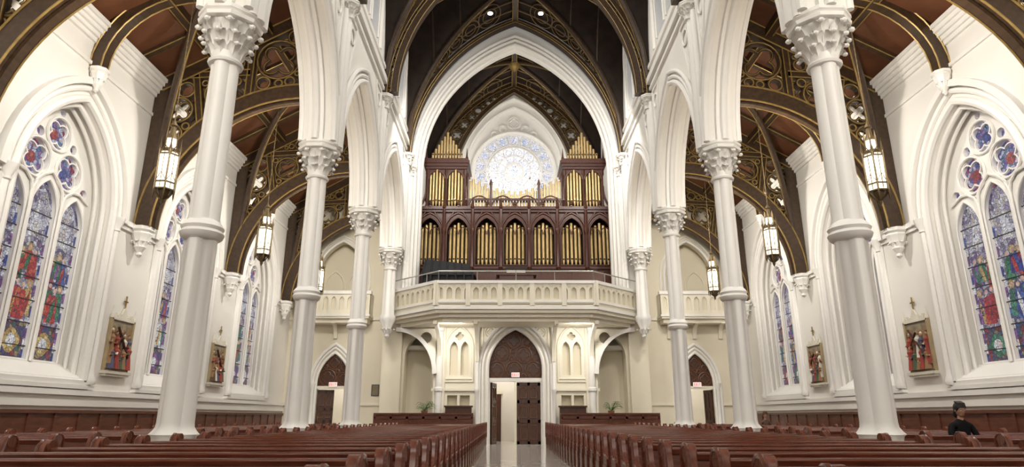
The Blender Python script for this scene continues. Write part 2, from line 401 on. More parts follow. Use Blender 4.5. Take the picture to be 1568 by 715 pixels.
# ------------------------------------------------------------ stained glass windows
def window(seed):
    r=random.Random(seed); wb=B()
    out=archpoly(0,1.80,2.3,6.6,2.68,12)
    Ls=[(-1.08,.47,6.05,.85),(0,.47,6.25,.85),(1.08,.47,6.05,.85)]
    holes=[archpoly(c,h,2.6,zs,rs,7) for c,h,zs,rs in Ls]
    holes+=[foil(-.60,7.48,.47,4,32,d=.18),foil(.60,7.48,.47,4,32,d=.18),foil(0,8.33,.42,4,32,d=.18),
     cpoly(-1.33,7.12,.15,10),cpoly(1.33,7.12,.15,10),cpoly(-.62,8.16,.13,10),cpoly(.62,8.16,.13,10),cpoly(0,8.93,.10,8)]
    wb.plate(out,holes,12.02,12.14,FX,wwhite)
    nx=(-1,0,0)
    for h in holes[:3]: wb.sweep([(12.01,u,v) for u,v in h],circ(.03,6),nx,wwhite,True)
    for cx,cz,rr in ((-.60,7.48,.50),(.60,7.48,.50),(0,8.33,.45)):
        wb.sweep([(11.99,u,v) for u,v in cpoly(cx,cz,rr,24)],circ(.04,6),nx,wwhite,True)
        wb.sweep([(12.06,u,v) for u,v in foil(cx,cz,rr*.82,4,36,rot=pi/4,d=.38)],rect(-.016,.016,-.03,.03),nx,wwhite,True)
        wb.plate(cpoly(cx,cz,rr*.30,14),[],12.135,12.15,FX,gred if r.random()<.5 else gblu)
    for u in (-.54,.54): wb.tube([(11.96,u,2.6),(11.96,u,6.7)],.05,wwhite)
    for sg in (-1,1):
        wb.tube([(11.97,sg*.54,6.6),(11.97,sg*.48,6.9),(11.97,sg*.3,7.12),(11.97,0,7.3)],.04,wwhite)
        wb.tube([(11.97,sg*.54,6.6),(11.97,sg*.62,6.85),(11.97,sg*.85,7.02),(11.97,sg*1.1,7.05),(11.97,sg*1.5,6.9)],.04,wwhite)
    wb.plate(archpoly(0,1.76,2.4,6.6,2.62,10),[],12.16,12.2,FX,gbg)
    wb.plate([(-1.6,6.98),(1.6,6.98),(1.25,7.9),(.6,8.75),(0,9.2),(-.6,8.75),(-1.25,7.9)],[],12.152,12.158,FX,glassb)
    X0,X1=12.145,12.155
    robes=[gred,gblu,ggrn,gpur,ggld,gpal,gred,ggrn]
    for c,h,zs,rs in Ls:
        for sg in (-1,1):
            for k in range(14):
                z=2.62+k*.26
                wb.plate(rpoly(min(c+sg*h,c+sg*(h-.06)),z,max(c+sg*h,c+sg*(h-.06)),z+.24),[],X0,X1,FX,(gblu,gpal,gpur,gpal)[k%4])
        wb.plate(rpoly(c-h+.07,2.62,c+h-.07,3.5),[],X0+.002,X1,FX,gdrk)
        wb.plate(foil(c,3.05,.30,4,28,d=.2),[],X0-.003,X0,FX,robes[r.randrange(8)])
        wb.plate(cpoly(c,3.05,.15,14),[],X0-.006,X0-.003,FX,gpal)
        wb.plate(archpoly(c,h-.07,5.55,zs,rs-.12,6),[],X0+.002,X1,FX,gcan)
        wb.plate([(c-.2,5.6),(c+.2,5.6),(c+.08,6.1),(c,6.6),(c-.08,6.1)],[],X0-.002,X0,FX,gpal)
        for j in range(6):
            u=c+(-.22,.2,0,-.15,.24,.02)[j]+r.uniform(-.03,.03); z=(4.5,4.55,4.75,3.72,3.68,3.6)[j]+r.uniform(-.06,.06)
            hh=(.75,.7,.6,.8,.8,.85)[j]; wd=(.15,.16,.17,.19,.17,.2)[j]
            x=X0-.004-.003*j; m=robes[r.randrange(8)]; m2=robes[r.randrange(8)]
            wb.plate([(u-wd,z),(u+wd,z),(u+wd*.85,z+hh*.4),(u+wd*.65,z+hh*.8),(u,z+hh*.86),(u-wd*.7,z+hh*.78),(u-wd*.9,z+hh*.35)],[],x,x+.002,FX,m)
            wb.plate([(u-wd*.5,z+.02),(u+wd*.1,z),(u+wd*.5,z+hh*.5),(u+wd*.3,z+hh*.8),(u-wd*.2,z+hh*.5)],[],x-.001,x+.001,FX,m2)
            if j%2==0: wb.plate(cpoly(u,z+hh*.98,.105,12),[],x-.0015,x,FX,ggld)
            wb.plate(cpoly(u,z+hh*.97,.062,10),[],x-.0028,x-.001,FX,gfle)
    for z in [2.95,3.5,4.05,4.6,5.15,5.7,6.2]:
        for c in (-1.08,0,1.08): wb.box((12.1,c-.47,z-.012),(12.122,c+.47,z+.012),lead)
    return wb
n=0
for i,c in enumerate(WB):
    for mir in (False,True):
        n+=1; o=window(n*7+1).obj('window_%d'%n,mirror=mir); o.location=(0,c,0)

# ------------------------------------------------------------ aisle ceiling & trusses
def aisle_ceiling(mirror):
    b=B()
    x0,z0,x1,z1=11.6,11.5,6.5,14.4
    b.add([(x0,Y0,z0),(x1,Y0,z1),(x1,33,z1),(x0,33,z0),(x0,Y0,z0+.2),(x1,Y0,z1+.2),(x1,33,z1+.2),(x0,33,z0+.2)],
       [(0,1,2,3),(4,5,6,7),(0,1,5,4),(1,2,6,5),(2,3,7,6),(3,0,4,7)],panel)
    for t in (.04,.36,.68,.97):
        x=x0+(x1-x0)*t; z=z0+(z1-z0)*t
        b.box((x-.12,Y0,z-.26),(x+.12,33,z),wood)
        for e in (-.12,.12): b.tube([(x+e,Y0,z-.26),(x+e,33,z-.26)],.022,gold,5)
    for c in WB:
        for d in (-1.6,0,1.6):
            P=[(x0,c+d,z0-.02),(x1,c+d,z1-.02)]
            b.sweep(P,rect(-.13,.13,-.09,.09),(0,1,0),wood)
            for e in (-.09,.09): b.tube([(x0,c+d+e,z0-.15),(x1,c+d+e,z1-.15)],.018,gold,5)
    for c in WB:
        A=[(11.35-2.4*(1-math.cos(t)),c,10.25+2.35*math.sin(t)) for t in [pi/2*i/10 for i in range(11)]]
        b.sweep(A,rect(-.16,.16,-.14,.14),(0,1,0),wood)
        for e in (-.15,.15):
            for uu in (-.16,.16): b.sweep([(x,y+e,z) for x,y,z in A],circ(.025,5,u=uu),(0,1,0),gold)
    return b.obj('ceiling_aisle_left' if mirror else 'ceiling_aisle_right',mirror=mirror)
aisle_ceiling(False); aisle_ceiling(True)

tb=B()
E=[(11.2-4.5*(1-math.cos(t)),6.72+4.45*math.sin(t)) for t in [pi/2*i/22 for i in range(23)]]
E3=[(x,0,z) for x,z in E]
tb.sweep(E3,rect(-.22,.26,-.2,.2),(0,1,0),wood)
tb.sweep(E3,rect(-.30,.34,-.09,.09),(0,1,0),wood)
for e in (-.21,.21):
    for uu in (-.22,.26): tb.sweep([(x,e,z) for x,_,z in E3],circ(.028,5,u=uu),(0,1,0),gold)
top=[(11.35,0,11.35),(6.6,0,14.1)]
tb.sweep(top,rect(-.2,.2,-.17,.17),(0,1,0),wood)
for e in (-.18,.18):
    for uu in (-.2,.2): tb.sweep([(x,e,z) for x,_,z in top],circ(.026,5,u=uu),(0,1,0),gold)
tb.box((11.05,-.15,6.7),(11.48,.15,11.3),wood)
tb.box((6.62,-.15,10.9),(6.95,.15,14.0),wood)
tb.sweep([(11.1,0,11.7),(8.6,0,11.85)],rect(-.10,.10,-.13,.13),(0,1,0),wood)
for e in (-.135,.135):
    for uu in (-.10,.10): tb.sweep([(11.1,e,11.7),(8.6,e,11.85)],circ(.02,5,u=uu),(0,1,0),gold)
for (xa,za,xb,zb) in ((9.9,9.7,10.3,11.8),(8.6,10.7,8.6,12.9)):
    tb.sweep([(xa,0,za),(xb,0,zb)],rect(-.09,.09,-.13,.13),(0,1,0),wood)
    for e in (-.13,.13):
        for uu in (-.09,.09): tb.sweep([(xa,e,za),(xb,e,zb)],circ(.02,5,u=uu),(0,1,0),gold)
Eo=[(11.2-4.5*(1-math.cos(t))+.26*math.cos(t),6.72+4.45*math.sin(t)+.26*math.sin(t)) for t in [pi/2*i/22 for i in range(2,23)]]
topz=lambda x:11.35+(11.35-x)/4.75*2.75-.25
regs=[]
r1=[p for p in Eo if p[0]>10.25]; regs.append(r1+[(10.2,11.6),(11.05,11.4)])
r2=[p for p in Eo if 8.75<p[0]<10.05]; regs.append(r2+[(8.72,11.72),(10.15,11.62)])
regs.append([(10.0,11.9),(8.75,11.98),(8.75,topz(8.75))])
r3=[p for p in Eo if 6.97<p[0]<8.48]; regs.append(r3+[(6.97,topz(6.97)),(8.48,topz(8.48))])
for R in regs:
    for cx,cz,r in pack(R,11,.07,.085): ring(tb,cx,cz,r,.10,both=True,gr=.022)
tobj=None
for y in CY[1:]:
    if tobj is None:
        tobj=tb.obj('aisle_truss'); tobj.location=(0,y,0)
    else: inst(tobj,'aisle_truss',(0,y,0))
    inst(tobj,'aisle_truss',(0,y,0),pi)

db=B()
for y,h in zip(CY[1:6],HB[1:6]):
    for (ya,yb) in ((y,y+h),(y+2*h,y+h)):
        P=[]
        for i in range(13):
            t=pi/2*i/12; f=math.sin(t)
            P.append((11.15-2.55*(1-math.cos(t)),ya+(yb-ya)*(1-math.cos(t)),7.2+5.25*f))
        db.tube(P,.12,wood,8); db.tube([(x-.08,yy,z-.08) for x,yy,z in P],.026,gold,5)
db.both('aisle_diagonal_rib')

# ------------------------------------------------------------ nave vault
HW=5.8; ZS=14.5; RI=8.3
RR=(RI*RI+HW*HW)/(2*HW)
def g(t):
    x=abs(t)*HW; return (max(0,RR*RR-(x+RR-HW)**2))**.5/RI
b=B()
def vbay(b,yc,hy,nx=40,ny=28):
    vs=[];fs=[]
    for j in range(ny+1):
        s=-1+2*j/ny
        for i in range(nx+1):
            t=-1+2*i/nx
            vs.append((t*HW,yc+s*hy,ZS+RI*max(g(t),g(s)*.985)))
    for j in range(ny):
        for i in range(nx): a=j*(nx+1)+i; fs.append((a,a+1,a+nx+2,a+nx+1))
    b.add(vs,fs,npanel)
    for sg in (-1,1):
        P=[(t*HW*.995,yc+sg*t*hy,ZS+RI*g(t)-.06) for t in [-1+2*i/40 for i in range(41)]]
        b.tube(P,.15,wood,8); b.tube([(x,y,z-.15) for x,y,z in P],.028,gold,5)
        b.tube([(x-.12,y,z-.1) for x,y,z in P],.016,gold,4); b.tube([(x+.12,y,z-.1) for x,y,z in P],.016,gold,4)
    for s in (-.75,-.5,-.25,.25,.5,.75):
        P=[(t*HW,yc+s*hy,ZS+RI*g(t)-.04) for t in [abs(s)*(-1+i/10) for i in range(21)]]
        b.tube(P,.06,wood,6); b.tube([(x,y,z-.06) for x,y,z in P],.014,gold,4)
    for t in (-.75,-.5,-.25,.25,.5,.75):
        P=[(t*HW,yc+s*hy,ZS+RI*g(s)-.04) for s in [abs(t)*(-1+i/8) for i in range(17)]]
        b.tube(P,.06,wood,6); b.tube([(x,y,z-.06) for x,y,z in P],.014,gold,4)
    for sy in (-1,1):
        for sx in (-1,1):
            t=.80
            while t>.2:
                r=(1-t)*hy*.40; w=hy*(1-(1-t)*.47)
                for rr,tr in ((r,.05),(r*.6,.03)):
                    P=[]
                    for q in range(16):
                        a=2*pi*q/16; tt=t+rr*math.cos(a)/ (HW*1.6); P.append((sx*tt*HW,yc+sy*(w+rr*math.sin(a)),ZS+RI*g(tt)-.05))
                    P.append(P[0]); b.tube(P,tr,wood,5); b.tube([(x,y,z-tr) for x,y,z in P],.014,gold,4)
                t-=max(.05,2.25*r/(HW*1.6))
    b.box((-.14,yc-hy,ZS+RI-.28),(.14,yc+hy,ZS+RI-.02),wood)
    for e in (-.14,.14): b.tube([(e,yc-hy,ZS+RI-.28),(e,yc+hy,ZS+RI-.28)],.03,gold,5)
    b.lathe([(.02,-.75),(.2,-.6),(.35,-.4),(.38,-.2),(.2,0)],gold,(0,yc,ZS+RI),12)
for c,h in zip(BAY,HB): vbay(b,c,h)
vbay(b,35.5,3.15)
b.obj('ceiling_nave')

def nrib(hwI,zsI,apI,n,O):
    b=B()
    I=arc(0,hwI,zsI,apI-zsI,24)
    for A,d in ((O,.12),(I,.14)):
        b.sweep([(x,0,z) for x,z in A],rect(-d,d,-.18,.18),(0,1,0),wood)
        for uu in (-d,d): b.sweep([(x,-.19,z) for x,z in A],circ(.013,5,u=uu),(0,1,0),gold)
    Ih=I[:25]; Oh=O[:25]
    reg=[(x-.14,z+.06) for x,z in Ih]+[(x+.1,z-.1) for x,z in reversed(Oh)]
    for cx,cz,r in pack(reg,n,.08,.07):
        ring(b,cx,cz,r,.09,gr=.009); ring(b,-cx,cz,r,.09,gr=.009)
    return b
O=arc(0,5.68,14.4,8.3,24)
o1=nrib(5.25,14.6,22.1,30,O).obj('nave_transverse_rib'); o1.location=(0,CY[5],0)
for y in CY[1:5]: inst(o1,'nave_transverse_rib',(0,y,0))
wr=B()
A=[(x,31.15,z) for x,z in arc(0,5.6,14.4,8.2,24)]
wr.sweep(A,rect(-.08,.2,-.22,.22),(0,1,0),wood)
for uu in (-.08,.04): wr.sweep([(x,30.92,z) for x,_,z in A],circ(.02,5,u=uu),(0,1,0),gold)
wr.obj('nave_wall_rib')
o2=nrib(4.0,15.3,22.2,30,O).obj('organ_bay_rib'); o2.location=(0,38.3,0)

for x in (-1.35,1.35):
    b=B(); b.lathe([(.16,0),(.18,-.12),(.15,-.13)],iron,n=14); b.lathe([(.13,-.1),(.13,-.16),(.02,-.18)],bulb,n=14)
    o=b.obj('ceiling_spotlight'); o.location=(x,29.4,22.12)

# ------------------------------------------------------------ big transverse arch
b=B(); HA=5.08; ZA=14.0; RA=7.42
out=[(-6.6,6.0),(-HA,6.0)]+arc(0,HA,ZA,RA,24)+[(HA,6.0),(6.6,6.0),(6.6,23.6),(-6.6,23.6)]
b.plate(out,[],31.6,32.4,FY,wwhite)
for hw,yy,r in ((HA+.03,31.55,.10),(HA+.22,31.50,.09),(HA+.40,31.48,.10)):
    b.sweep([(x,yy,z) for x,z in archpoly(0,hw,6.3,ZA,RA+(hw-HA)*1.35,24)],circ(r,8),(0,1,0),wwhite)
b.sweep([(x,32,z) for x,z in archpoly(0,HA-.03,6.3,ZA,RA,24)],circ(.12,8),(0,1,0),wwhite)
for sg in (-1,1):
    b.lathe([(.2,6.3),(.24,6.5),(.13,6.6),(.12,13.6)],wwhite,(sg*5.6,31.45,0),14)
    capital(b,(sg*5.45,31.5),13.5,.5,wwhite,6)
    b.box((min(sg*5.65,sg*6.6),31.9,0),(max(sg*5.65,sg*6.6),32.4,6.0),cream)
b.obj('organ_bay_arch')
b=B(); b.box((5.65,32.4,6.0),(6.6,39.0,23.6),white)
b.both('wall_organ_bay')
b=B()
for (y0,y1,hw,ap) in ((38.6,39.0,3.8,22.5),(39.0,39.4,3.5,22.05),(39.4,39.8,3.2,21.6)):
    b.plate(rpoly(-6.6,6,6.6,23.8),[archpoly(0,hw,12.0,17.0,ap-17.0,20)],y0,y1,FY,wwhite)
    b.sweep([(x,y0-.02,z) for x,z in archpoly(0,hw,12.0,17.0,ap-17.0,20)],circ(.09,8),(0,1,0),wwhite)
b.plate(rpoly(-6.6,6,6.6,23.8),[cpoly(0,17.1,2.72,48)],39.8,40.2,FY,wwhite)
b.sweep([(x,39.74,z) for x,z in cpoly(0,17.1,2.80,48)],circ(.11,8),(0,1,0),wwhite,True)
for c,z,r in ((0,20.6,.42),(-.75,20.15,.25),(.75,20.15,.25),(-1.35,19.75,.2),(1.35,19.75,.2)):
    b.sweep([(x,39.77,zz) for x,zz in cpoly(c,z,r,20)],circ(.06,6),(0,1,0),wwhite,True)
    b.sweep([(x,39.77,zz) for x,zz in foil(c,z,r*.8,4,28)],circ(.04,6),(0,1,0),wwhite,True)
b.obj('wall_organ_end')
b=B()
RC=17.1
def cp3(r,y,n=48,c=0,z=RC): return [(x,y,zz) for x,zz in cpoly(c,z,r,n)]
for r,t in ((2.70,.08),(1.86,.055),(1.74,.03),(.62,.06),(1.10,.03)): b.sweep(cp3(r,39.9),rect(-t,t,-.07,.07),(0,1,0),wwhite,True)
for i in range(12):
    a=2*pi*i/12; ca,sa=math.cos(a),math.sin(a)
    b.tube([(.62*ca,39.9,RC+.62*sa),(1.45*ca,39.9,RC+1.45*sa)],.045,wwhite,6)
    a2=a+pi/12
    b.sweep([(x,39.9,z) for x,z in cpoly(1.36*math.cos(a2),RC+1.36*math.sin(a2),.2,12)],rect(-.022,.022,-.04,.04),(0,1,0),wwhite,True)
    P=[(1.42*math.cos(a),39.9,RC+1.42*math.sin(a)),(1.66*math.cos(a+.09),39.9,RC+1.66*math.sin(a+.09)),(1.76*math.cos(a2),39.9,RC+1.76*math.sin(a2)),(1.66*math.cos(a+pi/6-.09),39.9,RC+1.66*math.sin(a+pi/6-.09)),(1.42*math.cos(a+pi/6),39.9,RC+1.42*math.sin(a+pi/6))]
    b.tube(P,.04,wwhite,6)
for i in range(18):
    a=2*pi*(i+.5)/18; c_,z_=2.27*math.cos(a),RC+2.27*math.sin(a)
    b.sweep([(x,39.9,z) for x,z in cpoly(c_,z_,.37,18)],rect(-.035,.035,-.05,.05),(0,1,0),wwhite,True)
    b.sweep([(x,39.92,z) for x,z in foil(c_,z_,.29,4,24,rot=a,d=.3)],rect(-.016,.016,-.03,.03),(0,1,0),wwhite,True)
b.sweep([(x,39.9,z) for x,z in foil(0,RC,.5,8,48,d=.2)],rect(-.025,.025,-.03,.03),(0,1,0),wwhite,True)
b.plate(cpoly(0,RC,2.72,48),[cpoly(0,RC,1.8,40)],40.0,40.04,FY,roseg)
b.plate(cpoly(0,RC,1.8,40),[],40.0,40.04,FY,rosec)
b.obj('rose_window')

# ------------------------------------------------------------ lower back walls
def aisleback(mirror):
    b=B(); c=9.05
    out=[(5.6,0),(c-.82,0)]+arc(c,.82,2.85,1.5,10)+[(c+.82,0),(12.4,0),(12.4,14.6),(5.6,14.6)]
    b.plate(out,[archpoly(c,1.25,6.35,8.3,1.9,12)],32.5,32.95,FY,cream)
    b.box((7.6,33.6,6.2),(10.6,33.7,10.6),cream); b.box((7.6,32.9,6.2),(10.6,33.7,6.3),cream)
    b.box((7.6,32.9,6.3),(7.75,33.65,10.5),cream);b.box((10.4,32.9,6.3),(10.6,33.65,10.5),cream);b.box((7.6,32.9,10.3),(10.6,33.65,10.5),cream)
    for hw,r in ((.86,.07),(1.02,.06),(1.16,.08)):
        b.sweep([(x,32.47,z) for x,z in archpoly(c,hw,0,2.85,1.5+(hw-.82)*1.4,12)],circ(r,8),(0,1,0),wwhite)
    for d in (-1.0,1.0): b.lathe([(.15,0),(.15,.3),(.09,.4),(.08,2.6),(.15,2.8),(.16,2.9)],wwhite,(c+d,32.42,0),12)
    for hw,r in ((1.28,.08),(1.48,.06)):
        b.sweep([(x,32.47,z) for x,z in archpoly(c,hw,6.35,8.3,1.9+(hw-1.25)*1.3,12)],circ(r,8),(0,1,0),wwhite)
    b.sweep([(x,33.56,z) for x,z in archpoly(c-.6,.5,6.4,8.0,.8,8)],circ(.05,6),(0,1,0),creaml)
    b.sweep([(x,33.56,z) for x,z in archpoly(c+.6,.5,6.4,8.0,.8,8)],circ(.05,6),(0,1,0),creaml)
    b.box((5.6,32.42,1.82),(c-1.2,32.5,1.96),creaml); b.box((c+1.2,32.42,1.82),(11.5,32.5,1.96),creaml)
    b.box((5.6,32.42,6.02),(11.5,32.5,6.16),creaml)
    b.box((5.6,32.42,11.0),(11.5,32.5,11.3),creaml)
    return b.obj('wall_back_left' if mirror else 'wall_back_right',mirror=mirror)
aisleback(False); aisleback(True)

b=B()
out=[(-5.65,0),(-1.34,0)]+arc(0,1.34,3.55,1.95,12)+[(1.34,0),(5.65,0),(5.65,6.0),(-5.65,6.0)]
b.plate(out,[archpoly(-4.88,.68,.25,4.1,1.2,10),archpoly(4.88,.68,.25,4.1,1.2,10)],32.4,32.9,FY,cream)
out=[(-4.05,0),(-1.34,0)]+arc(0,1.34,3.55,1.95,12)+[(1.34,0),(4.05,0),(4.05,6.0),(-4.05,6.0)]
ph=[]
for c in (-2.78,2.78):
    ph+= [archpoly(c-.27,.2,3.25,4.5,.4,6),archpoly(c+.27,.2,3.25,4.5,.4,6),foil(c,5.15,.22,4,24)]
    ph+= [rpoly(c-.55,1.75,c-.06,2.3),rpoly(c+.06,1.75,c+.55,2.3)]
b.plate(out,ph,31.95,32.4,FY,creaml)
for sg in (-1,1):
    b.box((min(sg*4.1,sg*5.6),33.5,0),(max(sg*4.1,sg*5.6),33.6,6),cream)
    b.box((min(sg*4.1,sg*4.2),32.9,0),(max(sg*4.1,sg*4.2),33.5,6),cream); b.box((min(sg*5.56,sg*5.64),32.9,0),(max(sg*5.56,sg*5.64),33.5,6),cream)
for hw,r in ((1.38,.09),(1.6,.07),(1.78,.09)):
    b.sweep([(x,31.92,z) for x,z in archpoly(0,hw,0,3.55,1.95+(hw-1.34)*1.3,14)],circ(r,8),(0,1,0),wwhite)
for c in (-2.78,2.78):
    b.sweep([(x,31.93,z) for x,z in archpoly(c,.68,3.05,4.6,1.05,10)],circ(.06,6),(0,1,0),creaml)
    b.sweep([(x,31.93,z) for x,z in rpoly(c-.68,2.95,c+.68,3.08)],circ(.05,6),(0,1,0),creaml,True)
b.box((-4.1,31.85,2.5),(-1.85,31.95,2.62),creaml); b.box((1.85,31.85,2.5),(4.1,31.95,2.62),creaml)
for sg in (-1,1):
    b.sweep([(x,31.93,z) for x,z in cpoly(sg*1.25,5.35,.28,16)],circ(.045,6),(0,1,0),creaml,True)
    b.sweep([(x,31.93,z) for x,z in foil(sg*1.25,5.35,.2,4,20)],circ(.03,5),(0,1,0),creaml,True)
    b.sweep([(sg*.35,31.93,5.85),(sg*1.62,31.93,5.85),(sg*1.62,31.93,4.5)],circ(.04,6),(0,1,0),creaml,True)
for x in (-3.75,-1.88,1.88,3.75):
    big=abs(x)>3
    r=.17 if big else .10
    b.lathe([(r*1.9,0),(r*1.9,.3),(r*1.3,.4),(r,.55),(r,2.45),(r*1.3,2.5),(r*1.3,2.62),(r,2.68),(r,5.35),(r*1.3,5.4),(r*1.2,5.45),(r*1.9,5.8),(r*2,5.9)],wwhite,(x,31.85,0),14)
    if big:
        for d in (-.22,.22): b.lathe([(.09,0),(.09,5.7)],creaml,(x+d,31.92,0),10)
b.obj('wall_under_loft')

# loft
b=B()
LP=[(-6.25,31.6),(-3.7,29.0),(3.7,29.0),(6.25,31.6)]
def slab(off,z0,z1,m):
    P=[(-6.25-off,31.6),(-3.7-off*.5,29.0-off),(3.7+off*.5,29.0-off),(6.25+off,31.6)]
    b.plate(P,[],z0,z1,FZ,m)
slab(-.55,5.55,5.75,creaml); slab(-.3,5.72,5.9,creaml); slab(-.05,5.88,6.05,creaml); slab(.08,6.03,6.15,wwhite); slab(.0,6.1,6.28,creaml)
b.box((-5.0,31.6,6.0),(5.0,32.4,6.28),creaml); b.box((-5.6,32.4,6.0),(5.6,38.55,6.28),creaml)
for i in range(3):
    p0=Vector((LP[i][0],LP[i][1],0)); p1=Vector((LP[i+1][0],LP[i+1][1],0)); d=(p1-p0); Ln=d.length; d.normalize(); nr=Vector((d.y,-d.x,0))
    fr=lambda u,v,w,p0=p0,d=d,nr=nr: p0+d*u+nr*w+Vector((0,0,v))
    H=[]; k=int(Ln/.40); sp=Ln/k
    for j in range(k):
        c=(j+.5)*sp
        H.append(archpoly(c,sp*.30,6.5,6.88,.18,4))
    b.plate(rpoly(0,6.25,Ln,7.25),H,-.14,.0,fr,creaml)
    b.plate(rpoly(0,6.25,Ln,7.25),[],-.2,-.12,fr,cream)
    for j in range(k-1):
        c=(j+1)*sp
        b.sweep([fr(u,v,.01) for u,v in cpoly(c,7.13,.05,8)],circ(.014,4),nr,creaml,True)
    b.sweep([fr(-.05,7.3,0),fr(Ln+.05,7.3,0)],rect(-.07,.07,-.25,.09),nr,wwhite)
    b.sweep([fr(-.05,6.38,0),fr(Ln+.05,6.38,0)],rect(-.04,.04,-.02,.05),nr,wwhite)
    nposts=[0,Ln] if i!=1 else [0,Ln*.2,Ln*.4,Ln*.6,Ln*.8,Ln]
    for u in nposts: b.sweep([fr(u,6.2,-.05),fr(u,7.35,-.05)],rect(-.11,.11,-.12,.12),nr,creaml)
b.obj('choir_loft')
b=B()
RP=[(-6.1,31.5),(-3.62,29.15),(3.62,29.15),(6.1,31.5)]
for i in range(3):
    b.tube([(RP[i][0],RP[i][1],7.85),(RP[i+1][0],RP[i+1][1],7.85)],.03,railm,8)
    for k in range(5):
        t=k/4; x=RP[i][0]*(1-t)+RP[i+1][0]*t; y=RP[i][1]*(1-t)+RP[i+1][1]*t
        b.tube([(x,y,7.38),(x,y,7.85)],.018,railm,6)
b.obj('loft_safety_rail')
b=B()
for x in (-1.88,1.88,-3.75,3.75):
    A=[(x,31.8-2.35*(1-math.cos(t)),3.9+1.6*math.sin(t)) for t in [pi/2*i/10 for i in range(11)]]
    b.sweep(A,rect(-.08,.08,-.09,.09),(1,0,0),creaml)
for sg in (-1,1):
    A=[(sg*(3.95+1.95*(1-math.cos(t))),31.7,3.3+2.15*math.sin(t)) for t in [pi/2*i/12 for i in range(13)]]
    b.sweep(A,rect(-.10,.10,-.12,.12),(0,1,0),wwhite)
    b.plate([(x,z) for x,_,z in A]+[(sg*3.9,5.5)],[cpoly(sg*4.42,5.05,.28,14),],31.68,31.76,FY,creaml)
b.obj('loft_bracket')

def gallery():
    b=B(); x0,x1=7.3,10.9
    b.box((x0,31.6,6.0),(x1,32.5,6.25),creaml); b.box((x0-.05,31.55,6.1),(x1+.05,32.5,6.2),wwhite); b.box((x0+.1,31.75,5.8),(x1-.1,32.5,6.0),creaml)
    k=9; sp=(x1-x0)/k; H=[archpoly(x0+(j+.5)*sp,sp*.3,6.42,6.9,.2,5) for j in range(k)]
    b.plate(rpoly(x0,6.2,x1,7.25),H,31.62,31.74,FY,creaml); b.box((x0,31.72,6.2),(x1,31.8,7.25),cream)
    b.box((x0-.06,31.55,7.22),(x1+.06,31.85,7.38),wwhite)
    b.box((x0,31.7,6.2),(x0+.12,32.5,7.3),creaml); b.box((x1-.12,31.7,6.2),(x1,32.5,7.3),creaml)
    for x in (x0+.5,(x0+x1)/2,x1-.5):
        A=[(x,32.45-.7*(1-math.cos(t)),5.1+.75*math.sin(t)) for t in [pi/2*i/6 for i in range(7)]]
        b.sweep(A,rect(-.07,.07,-.09,.09),(1,0,0),creaml)
    b.both('aisle_gallery_balcony')
gallery()

b=B()
b.box((-12.4,36.6,0),(12.4,36.8,6),white); b.box((-12.4,32.95,4.6),(12.4,36.8,4.8),white)
b.box((-12.4,32.9,0),(-12.2,36.8,5),cream); b.box((12.2,32.9,0),(12.4,36.8,5),cream)
b.box((-1.3,36.5,0),(-.75,36.62,2.5),doorw)
for z in (.25,1.4): b.box((-1.2,36.46,z),(-1.05,36.52,z+.95),orgw); b.box((-1.0,36.46,z),(-.82,36.52,z+.95),orgw)
b.box((-1.4,36.45,2.5),(-.65,36.6,2.65),creaml)
b.obj('wall_narthex')

def leafdoor(b,x0,x1,h,M=None):
    b.box((x0,-.03,0.01),(x1,.03,h),doorw,M)
    w=x1-x0
    for (a,c) in ((x0,x0+.13),(x1-.13,x1),((x0+x1)/2-.06,(x0+x1)/2+.06)): b.box((a,-.055,.01),(c,.055,h),doorw,M)
    for z in (.01,1.0,h-1.0,h-.16): b.box((x0,-.055,z),(x1,.055,z+.15),doorw,M)
    for c in (x0+w*.29,x1-w*.29):
        for z0,z1 in ((.25,.9),(1.25,h-1.15)):
            b.sweep([(c-.14*w,-.045,z0),(c-.14*w,-.045,z1),(c+.14*w,-.045,z1),(c+.14*w,-.045,z0)],circ(.02,5),(0,1,0),doorl,True,M)
        b.sweep([(x,-.05,z) for x,z in archpoly(c,.13*w,h-.75,h-.42,.2,5)],circ(.022,5),(0,1,0),doorl,True,M)
    b.tube([(x0+.1,-.07,1.05),(x0+.1,-.12,1.1),(x0+.1,-.12,1.25),(x0+.1,-.07,1.3)],.015,gold,6,M)
def tymp(b,c,hw,z0,zs,rise,y,k):
    P=archpoly(c,hw,z0,zs,rise,12)
    b.plate(P,[],y,y+.08,FY,doorw)
    for cx,cz,r in pack(P,k,.06,.1,.42):
        b.sweep([(x,y-.02,z) for x,z in cpoly(cx,cz,r-.02,18)],circ(.03,5),(0,1,0),doorl,True)
        if r>.2: b.sweep([(x,y-.02,z) for x,z in foil(cx,cz,r*.7,4,24)],circ(.022,5),(0,1,0),doorl,True)
b=B()
tymp(b,0,1.33,3.1,3.55,1.95,32.1,16)
b.box((-1.34,31.98,2.96),(1.34,32.3,3.12),wwhite)
for x in (-1.34,1.24): b.box((x,32.0,0),(x+.1,32.25,2.98),wwhite)
b.box((-.05,32.05,0),(.0,32.2,2.98),creaml)
M=Matrix.Translation((0.0,32.15,0)); leafdoor(b,0.06,1.22,2.92,M)
M=Matrix.Translation((-1.2,32.25,0))@Matrix.Rotation(math.radians(80),4,'Z'); leafdoor(b,0,1.15,2.92,M)
b.obj('door_1')
